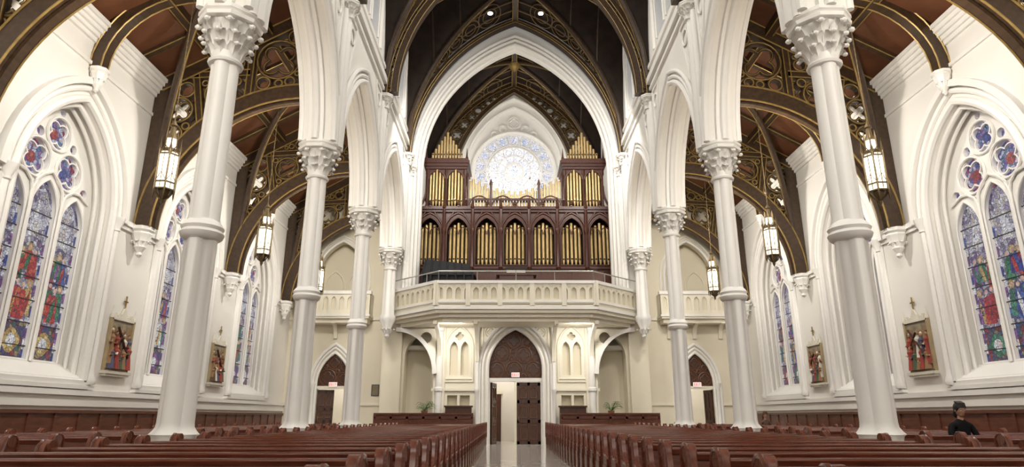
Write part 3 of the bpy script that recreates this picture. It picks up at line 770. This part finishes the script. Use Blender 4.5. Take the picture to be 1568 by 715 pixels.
for n,sg in ((2,-1),(3,1)):
    b=B(); c=sg*9.05
    tymp(b,c,.81,2.75,2.85,1.5,32.6,10)
    b.box((c-.82,32.5,2.62),(c+.82,32.75,2.76),creaml)
    M=Matrix.Translation((c-.8,32.7,0))@Matrix.Rotation(math.radians(75 if sg>0 else 12),4,'Z'); leafdoor(b,0,.8,2.58,M)
    M=Matrix.Translation((c+.8,32.7,0))@Matrix.Rotation(math.radians(105),4,'Z'); leafdoor(b,0,.75,2.58,M)
    b.obj('door_%d'%n)
for x,z,y in ((0,3.16,31.95),(-9.05,2.72,32.45),(9.05,2.72,32.45)):
    b=B(); b.box((-.2,-.03,0),(.2,.03,.22),signw)
    for i,cx in enumerate((-.13,-.045,.045,.13)):
        if i==0:
            b.box((cx-.03,-.04,.04),(cx-.008,-.03,.18),exitm)
            for zz in (.04,.1,.16): b.box((cx-.03,-.04,zz),(cx+.03,-.03,zz+.02),exitm)
        if i==1:
            b.tube([(cx-.03,-.036,.04),(cx+.03,-.036,.18)],.012,exitm,4); b.tube([(cx+.03,-.036,.04),(cx-.03,-.036,.18)],.012,exitm,4)
        if i==2: b.box((cx-.011,-.04,.04),(cx+.011,-.03,.18),exitm)
        if i==3: b.box((cx-.011,-.04,.04),(cx+.011,-.03,.18),exitm); b.box((cx-.035,-.04,.16),(cx+.035,-.03,.18),exitm)
    o=b.obj('exit_sign'); o.location=(x,y,z)

b=B(); b.box((-12.5,Y0-.4,0),(12.5,Y0,24),white); b.obj('wall_front')

# ------------------------------------------------------------ organ
b=B(); YF=33.5
sp=1.56
H=[archpoly(i*sp,.60,9.15,10.95,.88,8) for i in range(-3,4)]
b.plate(rpoly(-5.5,6.28,5.5,12.3),H,YF,YF+.15,FY,orgw)
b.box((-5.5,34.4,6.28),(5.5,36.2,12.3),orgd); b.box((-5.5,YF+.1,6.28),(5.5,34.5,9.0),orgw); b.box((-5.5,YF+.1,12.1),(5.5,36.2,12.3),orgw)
for x in (-5.5,5.4): b.box((x,YF,6.28),(x+.1,36.2,12.3),orgw)
def pipe(x,y,z0,z1,r):
    b.lathe([(r*.2,0),(r*.35,.05),(r,.32),(r,z1-z0-.02),(r*1.06,z1-z0-.02),(r*1.06,z1-z0)],pipe_m,(x,y,z0),10)
    b.box((x-r*.55,y-r-.006,z0+.38),(x+r*.55,y-r*.7,z0+.46),orgd)
    b.box((x-r*.65,y-r-.015,z0+.46),(x+r*.65,y-r*.7,z0+.485),pipe_m)
for i in range(-3,4):
    c=i*sp
    for k in range(-2,3):
        pipe(c+k*.225,YF+.42-.05*(2-abs(k)),9.15,11.62-.12*abs(k),.085)
    b.sweep([(x,YF-.02,z) for x,z in archpoly(c,.62,9.15,10.95,.9,8)],circ(.045,6),(0,1,0),orgw,True)
    b.sweep([(x,YF-.04,z) for x,z in arc(c,.72,11.1,1.0,8)],circ(.05,6),(0,1,0),wains)
    b.sweep([(c-.74,YF-.06,11.35),(c,YF-.06,12.55),(c+.74,YF-.06,11.35)],circ(.05,6),(0,1,0),orgw)
    b.ell((c,YF-.06,12.65),(.09,.09,.13),orgw,8,6)
    for z0,z1 in ((6.5,7.4),(7.6,8.8)):
        b.sweep([(x,YF-.01,z) for x,z in rpoly(c-.58,z0,c+.58,z1)],circ(.03,5),(0,1,0),orgw,True)
    b.sweep([(x,YF+.05,z) for x,z in archpoly(c-.28,.24,10.9,11.0,.3,5)],circ(.03,5),(0,1,0),orgw)
    b.sweep([(x,YF+.05,z) for x,z in archpoly(c+.28,.24,10.9,11.0,.3,5)],circ(.03,5),(0,1,0),orgw)
for i in range(8):
    x=-5.46+i*sp
    b.lathe([(.13,6.28),(.13,6.8),(.08,6.9),(.07,8.9),(.13,9.0),(.08,9.1),(.065,10.9),(.12,11.05),(.12,11.2),(.09,11.25),(.09,12.3),(.14,12.35),(.09,12.5),(.02,13.0)],orgw,(x,YF-.12,0),8)
for z,d in ((9.0,.1),(12.2,.12),(12.34,.2)): b.box((-5.6,YF-d,z-.06),(5.6,YF+.3,z+.06),orgw)
b.box((-5.55,YF-.05,12.3),(5.55,36.2,12.5),orgw)
for sg in (-1,1):
    cx=sg*3.88
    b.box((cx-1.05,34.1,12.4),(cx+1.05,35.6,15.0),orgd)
    for dx in (-1.05,0,1.05):
        b.lathe([(.1,12.4),(.12,12.6),(.07,12.7),(.07,14.4),(.12,14.5),(.1,14.95)],orgw,(cx+dx,33.75,0),8)
    for dx in (-.53,.53):
        for k in range(-2,3): pipe(cx+dx+k*.175,33.85-.06*(2-abs(k)),12.5,14.75,.072)
        b.sweep([(x,33.72,z) for x,z in arc(cx+dx,.47,14.2,.5,8)],circ(.06,6),(0,1,0),orgw)
        b.plate([(cx+dx-.5,14.2)]+[(x,z) for x,z in arc(cx+dx,.47,14.2,.5,8)]+[(cx+dx+.5,14.2),(cx+dx+.5,14.85),(cx+dx-.5,14.85)],[],33.7,33.78,FY,orgw)
    for z,d in ((14.85,.06),(15.0,.14),(15.16,.22),(15.3,.15)): b.box((cx-1.1-d,33.65-d,z-.08),(cx+1.1+d,35.7,z+.08),orgw)
    for j in range(-5,6):
        h=15.45+1.45*(1-abs(j)/5.6)
        pipe(cx+j*.165,33.95,15.35,h+.25,.066)
    for s2 in (-1,1):
        A=[(cx+s2*(1.1+.55*(1-math.sin(t))),33.8,12.5+1.3*(1-math.cos(t))) for t in [pi/2*i/8 for i in range(9)]]
        b.sweep(A,rect(-.05,.05,-.06,.06),(0,1,0),orgw)
    b.lathe([(.06,0),(.09,.1),(.05,.25),(.01,.75)],orgw,(cx-1.15,33.65,15.3),8); b.lathe([(.06,0),(.09,.1),(.05,.25),(.01,.75)],orgw,(cx+1.15,33.65,15.3),8)
for k in range(-16,17):
    x=k*.168; t=abs(x)/2.75
    z=13.45+.95*t**1.6+.10*math.cos(k*pi)
    pipe(x,34.0,12.5,z,.066)
for x in (-2.65,-1.35,1.35,2.65):
    b.lathe([(.08,12.4),(.06,12.6),(.06,13.4+abs(x)*.3),(.10,13.5+abs(x)*.3),(.02,13.8+abs(x)*.3)],orgw,(x,33.75,0),8)
for i in range(4):
    c=(-2.0,-.68,.68,2.0)[i]
    b.sweep([(x,33.72,z) for x,z in arc(c,.62,12.5,.7,8)],circ(.045,6),(0,1,0),orgw)
b.box((-2.8,33.7,12.95),(2.8,33.8,13.05),orgw)
b.obj('pipe_organ')

b=B()
b.box((-4.7,31.2,6.3),(-2.1,32.6,8.1),black)
b.add([(-4.7,31.1,8.1),(-2.0,31.1,8.1),(-2.0,32.6,8.1),(-4.7,32.6,8.1),(-4.6,31.5,9.0),(-2.4,31.4,8.72),(-2.5,32.5,8.72),(-4.6,32.5,9.0)],
  [(0,1,2,3),(4,5,6,7),(0,1,5,4),(1,2,6,5),(2,3,7,6),(3,0,4,7)],black)
for i in range(7): b.tube([(-4.68+.42*i,31.08,6.4),(-4.66+.42*i,31.08,8.1),(-4.55+.36*i,31.45,8.95-.04*i)],.05,black,6)
b.obj('covered_organ_console')
b=B()
b.box((-.8,31.2,6.3),(.9,32.0,8.1),orgw); b.box((-.95,31.1,8.1),(1.05,32.0,8.22),orgw); b.box((-.5,31.5,8.2),(.6,31.6,8.6),orgd)
b.add([(-.45,31.3,8.25),(.0,31.3,8.25),(.0,31.48,8.42),(-.45,31.48,8.42)],[(0,1,2,3)],paper); b.add([(.05,31.3,8.25),(.5,31.3,8.25),(.5,31.48,8.42),(.05,31.48,8.42)],[(0,1,2,3)],paper)
b.obj('music_desk')
for x0,x1 in ((1.3,2.6),(2.8,4.4)):
    b=B(); b.box((x0,31.0,7.0),(x1,31.1,8.2),orgw); b.box((x0,30.6,6.7),(x1,31.1,6.8),orgw); b.box((x0,30.6,6.29),(x0+.08,31.1,7.0),orgw); b.box((x1-.08,30.6,6.29),(x1,31.1,7.0),orgw)
    b.tube([(x0-.03,31.05,8.23),(x1+.03,31.05,8.23)],.05,orgw,8)
    b.obj('choir_bench')

# ------------------------------------------------------------ pews
def pew(L):
    b=B()
    b.add([(0,-.01,.40),(L,-.01,.40),(L,.11,.93),(0,.11,.93),(0,.03,.40),(L,.03,.40),(L,.14,.93),(0,.14,.93)],
       [(0,1,2,3),(4,5,6,7),(0,1,5,4),(1,2,6,5),(2,3,7,6),(3,0,4,7)],pewm)
    b.sweep([(0,.125,.93),(L,.125,.93)],[(-.02,-.035),(.03,-.04),(.05,-.01),(.05,.03),(.02,.05),(-.02,.045)],(0,1,0),pewm)
    b.box((0,-.43,.42),(L,.02,.46),pewm); b.tube([(0,-.43,.44),(L,-.43,.44)],.022,pewm,8)
    b.box((0,-.36,.06),(L,-.34,.42),pewm)
    b.box((0,.15,.60),(L,.25,.62),pewm); b.box((0,.24,.60),(L,.26,.70),pewm)
    b.box((.1,.33,.14),(L-.1,.47,.20),pewend)
    k=max(2,int(L/1.3))
    for i in range(1,k): 
        x=L*i/k; b.box((x-.04,-.02,.42),(x+.04,.0,.46),pewm); b.box((x-.03,.12,.0),(x+.03,.16,.9),pewm)
    prof=[(-.44,0),(.20,0),(.20,.42),(.22,.70),(.25,.90),(.23,.99),(.17,1.045),(.09,1.05),(.03,1.0),(.01,.92),(-.02,.80),(-.08,.70),(-.18,.66),(-.32,.66),(-.42,.645),(-.475,.60),(-.475,.54),(-.43,.50),(-.41,.42)]
    fr=lambda u,v,w: Vector((w,u,v))
    for a,c in ((-.06,.01),(L-.01,L+.06)):
        b.plate(prof,[],a,c,fr,pewend)
        b.sweep([(a-.008 if a<0 else c+.008,u,v) for u,v in prof[2:]],circ(.018,5),(1,0,0),pewm)
        m_=(a+c)/2
        for (u,v,r) in ((.13,.975,.085),(-.43,.585,.055)):
            rows=[[Vector((m_+s_,u+r*math.cos(2*pi*j/14),v+r*math.sin(2*pi*j/14))) for j in range(14)] for s_ in (-.05,.05)]
            b.loops(rows,pewend)
        X=a-.012 if a<0 else c+.002
        b.box((X,-.33,.1),(X+.01,.1,.5),pewend)
    return b
pn=pew(3.9).obj('pew'); pa=pew(3.4).obj('pew')
first={'n':True,'a':True}
ys=[3.4+.93*i for i in range(29)]
for y in ys:
    for x in (1.38,-1.38-3.9):
        if first['n']: pn.location=(x,y,0); first['n']=False
        else: inst(pn,'pew',(x,y,0))
    for x in (7.15,-7.15-3.4):
        if first['a']: pa.location=(x,y,0); first['a']=False
        else: inst(pa,'pew',(x,y,0))
def screen(x0,x1):
    b=B(); y=30.45; L=x1-x0
    b.box((x0,y,0),(x1,y+.06,1.4),wains); b.box((x0-.04,y-.05,1.38),(x1+.04,y+.12,1.46),wains); b.box((x0,y-.02,0),(x1,y,.18),wains)
    k=6
    for i in range(k+1): b.box((x0+L*i/k-.05,y-.03,0),(x0+L*i/k+.05,y,1.38),wains)
    b.box((x0,y-.03,1.2),(x1,y,1.3),wains)
    b.obj('nave_end_screen')
screen(-6.5,-2.0); screen(2.1,6.6)
for sg in (-1,1):
    b=B()
    x0=sg*2.1 if sg>0 else -3.35
    b.box((x0,31.3,0),(x0+1.25,31.65,1.75),doorw); b.box((x0-.05,31.25,1.72),(x0+1.3,31.68,1.8),doorw)
    for z in (.5,.85,1.2): 
        b.box((x0+.05,31.22,z),(x0+1.2,31.3,z+.03),orgw)
        for k in range(5): b.box((x0+.09+.22*k,31.24,z+.03),(x0+.25+.22*k,31.26,z+.25),paper)
    b.obj('pamphlet_rack')
def fern(x,y):
    b=B()
    b.lathe([(.18,0),(.2,.04),(.05,.1),(.05,1.2),(.18,1.25),(.18,1.3)],doorw,(0,0,0),12)
    b.lathe([(.10,1.3),(.16,1.55),(.17,1.57),(.15,1.57),(.13,1.52)],potm,(0,0,0),14)
    rnd=random.Random(5)
    for i in range(34):
        a=rnd.uniform(0,2*pi); l=rnd.uniform(.3,.55); h=rnd.uniform(.15,.5); P=[]
        for k in range(6):
            t=k/5; P.append((math.cos(a)*l*t,math.sin(a)*l*t,1.52+h*math.sin(t*2.3)))
        b.tube(P,.006,leafm,3)
        for k in range(1,6):
            p=P[k]; w=.09*(1-k/7)
            for s_ in (-1,1):
                q=(p[0]-math.sin(a)*w*s_+math.cos(a)*.04,p[1]+math.cos(a)*w*s_+math.sin(a)*.04,p[2]-.02)
                b.add([p,(p[0]+math.cos(a)*.035,p[1]+math.sin(a)*.035,p[2]),q],[(0,1,2)],leafm)
    o=b.obj('potted_fern'); o.location=(x,y,0)
fern(-4.3,31.1); fern(4.5,31.1)
b=B(); b.box((-.16,-.02,-.25),(.16,.0,.25),plaq); b.box((-.19,-.015,-.28),(.19,0.003,.28),orgd)
for k in range(6): b.box((-.12,-.026,.17-.07*k),(.12,-.02,.19-.07*k),gold)
o=b.obj('wall_plaque'); o.location=(-6.95,32.49,2.55)

# ------------------------------------------------------------ stations of the cross
def station(seed):
    b=B(); r=random.Random(seed)
    F=lambda u,v,w: Vector((-w,u,v))
    b.box((-.14,-.62,-.12),(0,.62,-.05),stw); b.box((-.17,-.68,-.06),(0,.68,.02),stw)
    b.box((-.04,-.60,.02),(-.0,.60,1.50),stb)
    b.box((-.044,-.54,.9),(-.04,.54,1.46),stk)
    for u0,w,h in ((-.52,.22,.36),(-.24,.18,.28),(.26,.28,.34)): b.plate([(u0,.9),(u0+w,.9),(u0+w,.9+h),(u0+w/2,.96+h),(u0,.9+h)],[],.044,.05,F,sto)
    for u in (-.59,.59): b.box((-.09,u-.035,.02),(0,u+.035,1.5),stfr)
    b.box((-.09,-.6,.02),(0,.6,.08),stfr); b.box((-.09,-.62,1.46),(0,.62,1.54),stw)
    for i in range(9):
        u=-.56+.14*i
        b.box((-.07,u-.04,1.54),(-.01,u+.04,1.66 if i%2 else 1.60),stw)
    b.plate([(-.2,1.54),(.2,1.54),(0,1.86)],[],.02,.08,F,stw)
    for u in (-.6,.6): b.lathe([(.05,1.5),(.06,1.56),(.03,1.62),(.008,1.86)],stw,(-.05,u,0),6)
    b.box((-.065,-.018,1.8),(-.035,.018,2.2),gold); b.box((-.065,-.10,2.02),(-.035,.10,2.055),gold)
    cols=[str_,sto,stg,str_,stbl,stw,stb,str_,sto]
    for i in range(10):
        back=i<5; u=(-.42+.21*(i%5))+r.uniform(-.05,.05); h=r.uniform(.55,.72) if not back else r.uniform(.82,.98); z=.08 if not back else .22
        if i==7: h=.42
        m=cols[(i+seed)%9]; x=-.06-(.0 if back else .045)
        b.lathe([(.13,0),(.10,h*.35),(.075,h*.6),(.105,h*.78),(.04,h*.88)],m,(x,u,z),8)
        b.ell((x,u,z+h*.96),(.045,.05,.065),sts,8,6); b.ell((x+.012,u,z+h*1.0),(.047,.053,.055),(hairb,stw,sto)[i%3],8,6)
        sx=r.choice((-1,1))
        b.tube([(x-.03,u,z+h*.78),(x-.06,u+sx*.1,z+h*.62),(x-.05,u+sx*.17,z+h*.64)],[.038,.032,.022],cols[(i+2+seed)%9],6)
        b.ell((x-.05,u+sx*.18,z+h*.64),(.024,.024,.024),sts,6,4)
    b.tube([(-.14,-.45,.35),(-.14,.32,1.25)],.035,doorw,4); b.tube([(-.14,-.05,1.15),(-.14,.27,.78)],.03,doorw,4)
    return b
k=0
for y in CY[3:6]:
    for sg in (1,-1):
        k+=1; o=station(k).obj('station_of_the_cross'); o.location=(sg*11.5,y+.12,2.5); o.rotation_euler=(0,0,0 if sg>0 else pi); o.scale=(1,.90,.98)

# ------------------------------------------------------------ lanterns
def lantern():
    b=B()
    b.lathe([(.15,-.50),(.175,-.46),(.185,.22),(.15,.26)],lampg,n=6)
    for i in range(6):
        a=2*pi*i/6; x,yy=.205*math.cos(a),.205*math.sin(a)
        b.tube([(x,yy,-.54),(x,yy,.3)],.016,iron,6); b.lathe([(.02,.3),(.03,.34),(.012,.4),(.003,.56)],iron,(x,yy,0),6)
        b.lathe([(.003,-.68),(.016,-.6),(.02,-.54)],iron,(x,yy,0),6)
        a2=a+pi/6; r2=.18; x2,y2=r2*math.cos(a2),r2*math.sin(a2)
        b.tube([(x2,y2,-.5),(x2,y2,.24)],.007,iron,4)
        for z0,t in ((.2,.016),(-.36,.008)):
            p=[(.2*math.cos(a),.2*math.sin(a),z0),(.19*math.cos(a2),.19*math.sin(a2),z0+.17),(.2*math.cos(a+pi/3),.2*math.sin(a+pi/3),z0)]
            b.tube(p,t,iron,5)
        p=[(.2*math.cos(a),.2*math.sin(a),-.50),(.11*math.cos(a),.11*math.sin(a),-.64),(.03*math.cos(a),.03*math.sin(a),-.70)]
        b.tube(p,.014,iron,5)
    for z in (-.52,-.38,.20): b.lathe([(.18,z-.012),(.215,z-.012),(.215,z+.012),(.18,z+.012)],iron,n=6)
    b.lathe([(.12,-.52),(.09,-.63),(.03,-.70),(.045,-.74),(.01,-.82)],iron,n=6)
    b.lathe([(.19,.26),(.15,.32),(.11,.36)],iron,n=6)
    b.lathe([(.11,.36),(.10,.56)],lampg,n=6)
    for i in range(6):
        a=2*pi*i/6
        b.tube([(.115*math.cos(a),.115*math.sin(a),.34),(.11*math.cos(a),.11*math.sin(a),.6)],.014,iron,5)
        b.lathe([(.015,.58),(.022,.62),(.003,.76)],iron,(.11*math.cos(a),.11*math.sin(a),0),5)
    b.lathe([(.12,.56),(.07,.66),(.05,.82),(.08,.85),(.02,.95),(.012,1.0)],iron,n=6)
    z=.98
    b.tube([(0,0,.96),(0,0,4.45)],.009,iron,5)
    while z<4.4:
        b.ell((0,0,z),(.016,.016,.032),iron,6,4); z+=.14
    b.lathe([(.08,4.35),(.10,4.45),(.1,4.5)],iron,n=12)
    return b
lo=None
for y in (1.7,8.0,14.3,20.6,26.9):
    for x in (-8.55,8.5):
        if lo is None: lo=lantern().obj('hanging_lantern'); lo.location=(x,y,7.1); lo.scale=(1.22,1.22,1.22)
        else: inst(lo,'hanging_lantern',(x,y,7.1),0,1.22)

# ------------------------------------------------------------ people
def person(loc,sc,jm,hm):
    root=bpy.data.objects.new('seated_person',None); S.collection.objects.link(root); root.location=loc; root.scale=(sc,sc,sc)
    V=[(0,0,.56),(0,.02,.74),(0,.01,.93),(0,-.01,1.06),(0,-.02,1.16)]; R=[(.15,.11),(.135,.10),(.155,.10),(.10,.075),(.045,.045)]; Eg=[(0,1),(1,2),(2,3),(3,4)]
    def chain(st,pts):
        p=st
        for v,r in pts: V.append(v);R.append(r);Eg.append((p,len(V)-1));p=len(V)-1
    for s_ in (-1,1):
        chain(3,[((s_*.16,0,1.03),(.06,.06)),((s_*.215,-.03,.90),(.05,.05)),((s_*.23,-.08,.76),(.042,.042)),((s_*.15,-.25,.70),(.034,.034)),((s_*.09,-.33,.69),(.028,.028))])
        chain(0,[((s_*.10,-.06,.55),(.10,.09)),((s_*.115,-.28,.55),(.08,.08)),((s_*.12,-.46,.53),(.062,.062)),((s_*.12,-.45,.30),(.05,.05)),((s_*.12,-.43,.09),(.035,.035)),((s_*.12,-.52,.05),(.035,.03)),((s_*.125,-.60,.04),(.03,.022))])
    me=bpy.data.meshes.new('clothed_body'); me.from_pydata(V,Eg,[]); me.materials.append(jm)
    o=bpy.data.objects.new('clothed_body',me); S.collection.objects.link(o); o.parent=root
    md=o.modifiers.new('skin','SKIN'); md.use_smooth_shade=True
    for i,r in enumerate(R): me.skin_vertices[0].data[i].radius=r
    me.skin_vertices[0].data[0].use_root=True
    sd=o.modifiers.new('sub','SUBSURF'); sd.levels=2; sd.render_levels=2
    b=B()
    b.lathe([(.05,1.10),(.048,1.2)],skin,(0,-.02,0),12)
    M=Matrix.Translation((0,-.045,1.29))@Matrix.Rotation(math.radians(14),4,'X')
    b.ell((0,0,0),(.073,.088,.112),skin,18,12,M); b.ell((0,-.035,-.06),(.05,.05,.05),skin,12,8,M)
    b.add([(-.014,-.08,-.02),(.014,-.08,-.02),(0,-.108,-.018),(0,-.083,.03)],[(0,1,2),(0,2,3),(1,3,2)],skin,M)
    for s_ in (-1,1):
        b.ell((s_*.03,-.079,.012),(.013,.008,.008),stw,8,6,M); b.ell((s_*.03,-.086,.012),(.006,.004,.006),black,6,4,M)
        b.tube([(s_*.048,-.075,.03),(s_*.03,-.085,.036),(s_*.014,-.086,.031)],.004,hm,4,M)
        b.ell((s_*.075,.005,-.005),(.012,.02,.03),skin,8,6,M)
    b.tube([(-.022,-.080,-.052),(0,-.086,-.05),(.022,-.080,-.052)],.006,str_,5,M)
    b.obj('head',parent=root)
    b=B()
    b.ell((0,.022,.03),(.090,.094,.112),hm,18,12,M); b.ell((0,.05,-.06),(.085,.055,.10),hm,14,10,M)
    for k in range(9): b.tube([(-.06+.015*k,-.07+.02*abs(k-4)/4,.05),(-.05+.0125*k,-.03,.12),(-.05+.0125*k,.06,.13)],.016,hm,5,M)
    b.obj('hair',parent=root)
    b=B()
    for s_ in (-1,1):
        b.ell((s_*.055,-.37,.685),(.035,.05,.018),skin,10,6)
        for k in range(4):
            x=s_*(.035+.014*k); l=(.055,.065,.06,.045)[k]
            b.tube([(x,-.40,.69),(x-s_*.008,-.40-l*.6,.685),(x-s_*.014,-.40-l,.665)],[.009,.008,.006],skin,6)
        b.tube([(s_*.03,-.35,.70),(s_*.008,-.375,.71),(s_*.0,-.40,.705)],[.011,.010,.007],skin,6)
    b.obj('hands',parent=root)
person((8.24,ys[9]-.14+.93,0.0),1.10,jacket,hair)
person((9.95,ys[25]-.14,0.0),1.05,jacket2,hairb)

# ------------------------------------------------------------ lights
K=.60
def area(name,loc,tgt,sx,sy,w,col=(1,.955,.885),spread=None):
    l=bpy.data.lights.new(name,'AREA'); l.shape='RECTANGLE'; l.size=sx; l.size_y=sy; l.energy=w*K; l.color=col
    if spread: l.spread=math.radians(spread)
    o=bpy.data.objects.new(name,l); S.collection.objects.link(o); o.location=loc
    o.rotation_euler=(Vector(tgt)-Vector(loc)).to_track_quat('-Z','Y').to_euler(); return o
def point(name,loc,w,r=.1,col=(1,.93,.82)):
    l=bpy.data.lights.new(name,'POINT'); l.energy=w*K; l.shadow_soft_size=r; l.color=col
    o=bpy.data.objects.new(name,l); S.collection.objects.link(o); o.location=loc
area('nave_front_fill',(0,-5.5,12),(0,26,8),8,5,1450)  # added unseen fill from behind the camera for columns and back wall
for y in (3,10,17,23): area('nave_overhead_fill',(0,y,20.8),(0,y+2.5,0),2.5,2.5,760)  # added overhead fills kept above the frame, no fixtures modelled
for y in CY[1:6]:
    for sg in (-1,1):
        area('aisle_wall_washer',(sg*6.95,y+.5,9.9),(sg*11.5,y+4.2,6.2),.7,.7,410)
        area('aisle_uplight',(sg*7.0,y+.6,9.3),(sg*9.5,y+3.5,13),.5,.5,160,(1,.87,.68))
for sg in (-1,1):
    area('organ_floodlight',(sg*4.3,27.0,15.3),(sg*1.0,34,10.5),1.0,1.0,460)
area('rose_recess_light',(0,36.6,13.2),(0,39.6,19.5),6,.8,520,(1,.965,.90))
for x in (-9,-.3,9): point('narthex_lamp',(x,34.6,4.1),240,.15)
for sg in (-1,1): area('loft_underlight',(sg*3,29.8,5.4),(sg*3,33,2.0),1,.4,110)

w=bpy.data.worlds.new('World'); S.world=w; w.use_nodes=True
w.node_tree.nodes['Background'].inputs[0].default_value=(.75,.85,1,1); w.node_tree.nodes['Background'].inputs[1].default_value=.5

cam=bpy.data.cameras.new('camera'); co=bpy.data.objects.new('camera',cam); S.collection.objects.link(co); S.camera=co
co.location=(-.35,0,1.3); co.rotation_euler=(math.radians(90+16.05),0,math.radians(-.32))
cam.sensor_width=36; cam.lens=974/1568*36; cam.clip_start=.05; cam.clip_end=200
